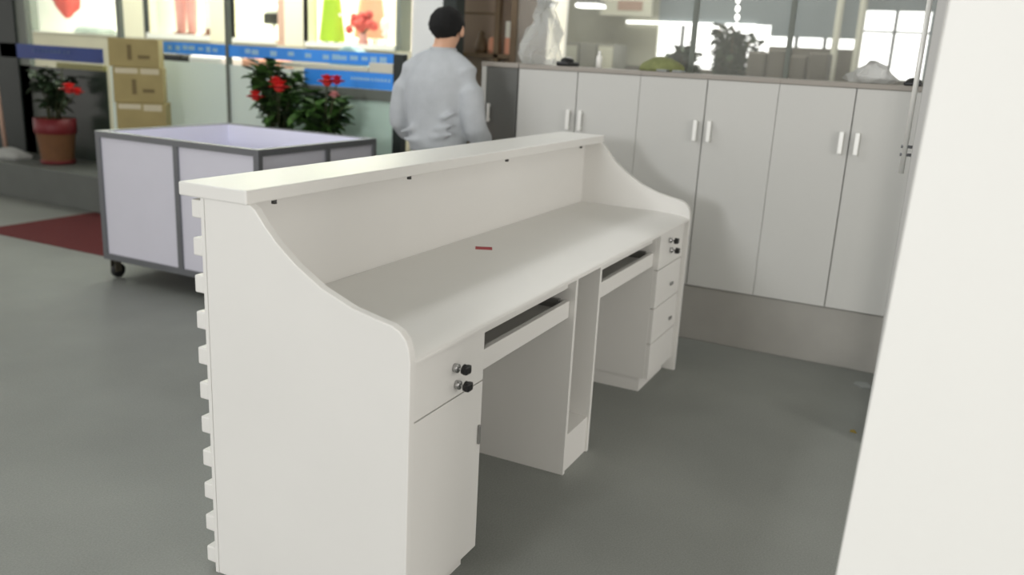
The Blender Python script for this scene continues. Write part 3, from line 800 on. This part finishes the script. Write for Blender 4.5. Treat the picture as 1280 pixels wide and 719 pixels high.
# goods seen through the clear band above the frosting
for i, (y, w2, m, lab) in enumerate(((6.10, .18, 'black', 'dark carton beyond the glass right of the stacked boxes'), (5.62, .22, 'whitecloth', 'white bundle beyond the glass, under bright blue strip'),
                                     (4.95, .2, 'peach', 'peach bundle beyond the glass, left of red-flowered plants'))):
    bm = B(); box(bm, 4.9, 5.2, y-w2, y+w2, 0.001, 1.30, bev=.03)
    tag(obj('goods_bundle', bm, M[m], origin=(5.05, y, 0)), lab, 'goods', 'goods in the passage')

# ------------------------------------------------------------------ hall behind the cabinets (seen through the partition)
HX = 8.0
struct('wall_hall', bx(HX, HX+.1, -4, 4.6, 0, 1.42), M['hall_low'])
struct('wall_hall_left', bx(HX, HX+.1, 2.02, 4.6, 1.42, 3.4), M['hall_beige'])
struct('wall_hall_middle', bx(HX, HX+.1, .80, 2.02, 1.90, 3.4), M['hall_wall'])
struct('wall_hall_right', bx(HX, HX+.1, -.10, .80, 1.79, 3.4), M['hall_wall'])
struct('wall_hall_low', bx(HX, HX+.1, -.10, .80, 1.42, 1.69), M['hall_low'])
struct('wall_hall_end', bx(HX, HX+.1, -4, -.70, 1.42, 3.4), M['hall_wall'])
struct('wall_hall_top', bx(HX, HX+.1, -.70, -.10, 2.07, 3.4), M['hall_wall'])
def daywin(nm, y0, y1, z0, z1, vs, hs):
    w_ = sempty(nm, (HX+.05, (y0+y1)/2, z0))
    obj('daylight_pane', bx(HX+.06, HX+.07, y0, y1, z0, z1), M['sky_pane'], w_)
    bm = B()
    for y in vs: box(bm, HX-.01, HX+.055, y-.014, y+.014, z0, z1)
    for z in hs: box(bm, HX-.01, HX+.055, y0, y1, z-.009, z+.009)
    if vs or hs: obj('glazing_bar', bm, M['darkframe'], w_)
daywin('window_7', .80, 2.02, 1.42, 1.90, (1.74,), ())
daywin('window_8', -.10, .80, 1.69, 1.79, (.25, .53), ())
daywin('window_9', -.70, -.10, 1.42, 2.07, (-.39,), (1.87,))
obj('glow_strip', bx(HX-.03, HX, .95, 2.38, 1.872, 1.90), M['lamp'], bpy.data.objects['window_7'])  # added glowing strip standing in for the bright band at window top
# poles of the hall
for i, (y, lab) in enumerate(((.11, 'left pale pole of two in the hall beyond the cabinets'), (-.10, 'right pale pole beside the bright four-paned window'))):
    bm = B(); tube(bm, [(7.7, y, 0), (7.7, y, 3.4)], .035, 12)
    tag(obj('pole', bm, M['sign'], origin=(7.7, y, 0)), lab, 'pole', 'hall poles')
# lit lamps
for i, (y, lab) in enumerate(((2.97, 'left lit ceiling lamp reflected above the clear plastic wrapping'), (2.43, 'right lit ceiling lamp of two left of sign board'))):
    t = thing('hanging_lamp', lab.replace('reflected ', ''), 'lamp', (7.0, y, 2.0), 'hall lamps')
    bm = B(); box(bm, 6.9, 7.1, y-.13, y+.13, 1.965, 2.0, bev=.01); obj('diffuser', bm, M['lamp'], t)
    bm = B(); box(bm, 6.92, 7.08, y-.12, y+.12, 2.0, 2.03)
    for s in (-1, 1): tube(bm, [(7.0, y+s*.08, 2.03), (7.0, y+s*.08, 3.4)], .004, 6)
    obj('housing', bm, M['alu'], t)
bm = B()
# string of small lamps
t = thing('lamp_string', 'string of small lit bulbs hanging in front of dark hall wall', 'lamp', (6.2, .75, 1.8))
for k in range(6): ball(bm, (6.2, .75+.004*k, 1.80+k*.07), (.02, .02, .028), 2)
obj('bulb', bm, M['lamp'], t)
bm = B(); tube(bm, [(6.2, .74, 1.80), (6.2, .78, 3.4)], .004, 6); obj('cord', bm, M['black'], t)
# sign board
t = thing('sign_board', 'pale sign board with faded brownish print in the hall', 'sign', (7.6, 2.3, 1.93))
obj('panel', bx(7.6, 7.63, 1.98, 2.56, 1.93, 2.5), M['sign'], t)
obj('print', bx(7.594, 7.5995, 2.08, 2.36, 1.985, 2.08), M['sign_red'], t)
# pale lockers/machines in front of the beige hall wall
for i in range(3):
    y = 2.42+i*.21
    t = thing('hall_locker', ['rightmost pale locker against the beige hall wall', 'middle pale locker against the beige hall wall', 'leftmost pale locker against the beige hall wall'][i], 'locker', (7.6, y, 0), 'hall lockers')
    obj('carcass', bx(7.5, 7.9, y-.098, y+.098, 0, 1.63, bev=.005), M['machine'], t)
    obj('door', bx(7.488, 7.499, y-.085, y+.085, .08, 1.60), M['sign'] if i % 2 == 0 else M['machine'], t)
# dark shrubs in the hall
def shrub(label, x, y, zb, zt_, ry, nl, lean=0):
    t = thing('shrub', label, 'plant', (x, y, 0), 'dark shrubs in the hall')
    bm = B(); lathe(bm, [(.16, .001), (.22, .4), (.20, .4)], x, y, 16); obj('pot', bm, M['darkpot'], t)
    bm = B(); ends = []
    for k in range(16):
        a = 2*PI*k/16; rr = ry*random.uniform(.2, 1)
        top = Vector((x+math.cos(a)*rr*.6, y+math.sin(a)*rr, random.uniform(zb+.1, zt_)))
        tube(bm, [(x, y, .38), (x+math.cos(a)*rr*.15, y+math.sin(a)*rr*.2, zb-.1), top], [.018, .012, .005], 5); ends.append((Vector((x+math.cos(a)*rr*.15, y+math.sin(a)*rr*.2, zb-.1)), top))
    obj('stem', bm, M['wood'], t)
    bm = B()
    for k in range(nl):
        a_, b_ = random.choice(ends); p0 = a_.lerp(b_, random.random()**.7)
        a = random.uniform(0, 2*PI); e = random.uniform(-.7, .7)
        leaf(bm, p0, Vector((math.cos(a)*math.cos(e), math.sin(a)*math.cos(e), math.sin(e))), random.uniform(.08, .14), random.uniform(.05, .09))
    obj('foliage', bm, M['leaf2'], t)
shrub('tall dark leafy shrub against bright hall window behind cabinets', 7.2, .98, 1.30, 1.92, .32, 900)
shrub('short dark bushy shrub left of the tall shrub in the hall', 6.2, 1.19, 1.3, 1.64, .17, 420)
# low dark row of goods
for i in range(4):
    y = .06+i*.17
    bm = B(); box(bm, 6.3, 6.6, y-.08, y+.08, .001, 1.58+(.03, .0, .045, .015)[i], bev=.02)
    tag(obj('dark_crate', bm, M['hall_low'], origin=(6.45, y, 0)),
        ['rightmost dark upright crate beyond the glass, below narrow window strip', 'second dark upright crate from right below narrow window strip',
         'third dark upright crate from right below narrow window strip', 'leftmost dark upright crate below narrow window strip, beside tall shrub'][i], 'crate', 'dark crates in the hall')

# ------------------------------------------------------------------ light
w = bpy.data.worlds.new('world'); bpy.context.scene.world = w; w.use_nodes = True
nt = w.node_tree; bg = nt.nodes['Background']
bg.inputs[0].default_value = (1, .95, .905, 1); bg.inputs[1].default_value = 1.05

def area(name, loc, target, sx, sy, power, col=(1, 1, 1)):
    l = bpy.data.lights.new(name, 'AREA'); l.shape = 'RECTANGLE'; l.size = sx; l.size_y = sy; l.energy = power; l.color = col
    o = bpy.data.objects.new(name, l); C.objects.link(o); o.location = loc
    d = Vector(target)-Vector(loc); o.rotation_euler = d.to_track_quat('-Z', 'Y').to_euler()
    return o
area('window_light', (-6.5, .85, 2.1), (1, .3, .9), 1.0, .9, 150, (.97, .985, 1))
area('key_light', (1.0, 2.45, 3.3), (1.1, .1, .8), 2.4, .45, 35, (.97, .985, 1))
area('overhead_fill', (2.2, 2.6, 3.35), (2.2, 2.6, 0), 1.2, .6, 6, (.97, .97, 1))  # unseen lamp added to light the inside of the trolley bin
area('side_fill', (-.4, -5.2, 1.7), (1.2, .1, .6), 1.8, 1.2, 78, (1, .955, .91))  # unseen fill lamp, no window: lifts drawer fronts and knee holes
area('overhead_fill', (1.2, -2.2, 3.35), (1.2, -2.2, 0), 1.6, .4, 4, (1, .98, .95))  # unseen lamp added to lighten worktop front and floor beside it
area('hall_fill', (6.0, 1.2, 3.35), (6.0, 1.2, 0), .8, 2.5, 70, (1, 1, .96))  # unseen lamp added to brighten the hall walls
area('shop_front_fill', (4.5, 6.6, 3.3), (6.1, 6.6, 1.5), 5.0, .5, 80, (1, .97, .9))  # unseen lamp added to brighten the piers across the passage
for i, y in enumerate((9.0, 7.15, 5.9, 4.7)):
    area('bay_light', (6.5, y, 3.3), (6.5, y, 0), .8, 1.0, 42 if i else 110, (1, .98, .92))
area('passage_light', (5.0, 5.2, 3.3), (5.0, 5.2, 0), .6, 3.5, 60, (1, .98, .95))

sc = bpy.context.scene
sc.view_settings.view_transform = 'Standard'; sc.view_settings.look = 'None'; sc.view_settings.exposure = 0; sc.view_settings.gamma = 1
sc.cycles.max_bounces = 8; sc.cycles.transparent_max_bounces = 16
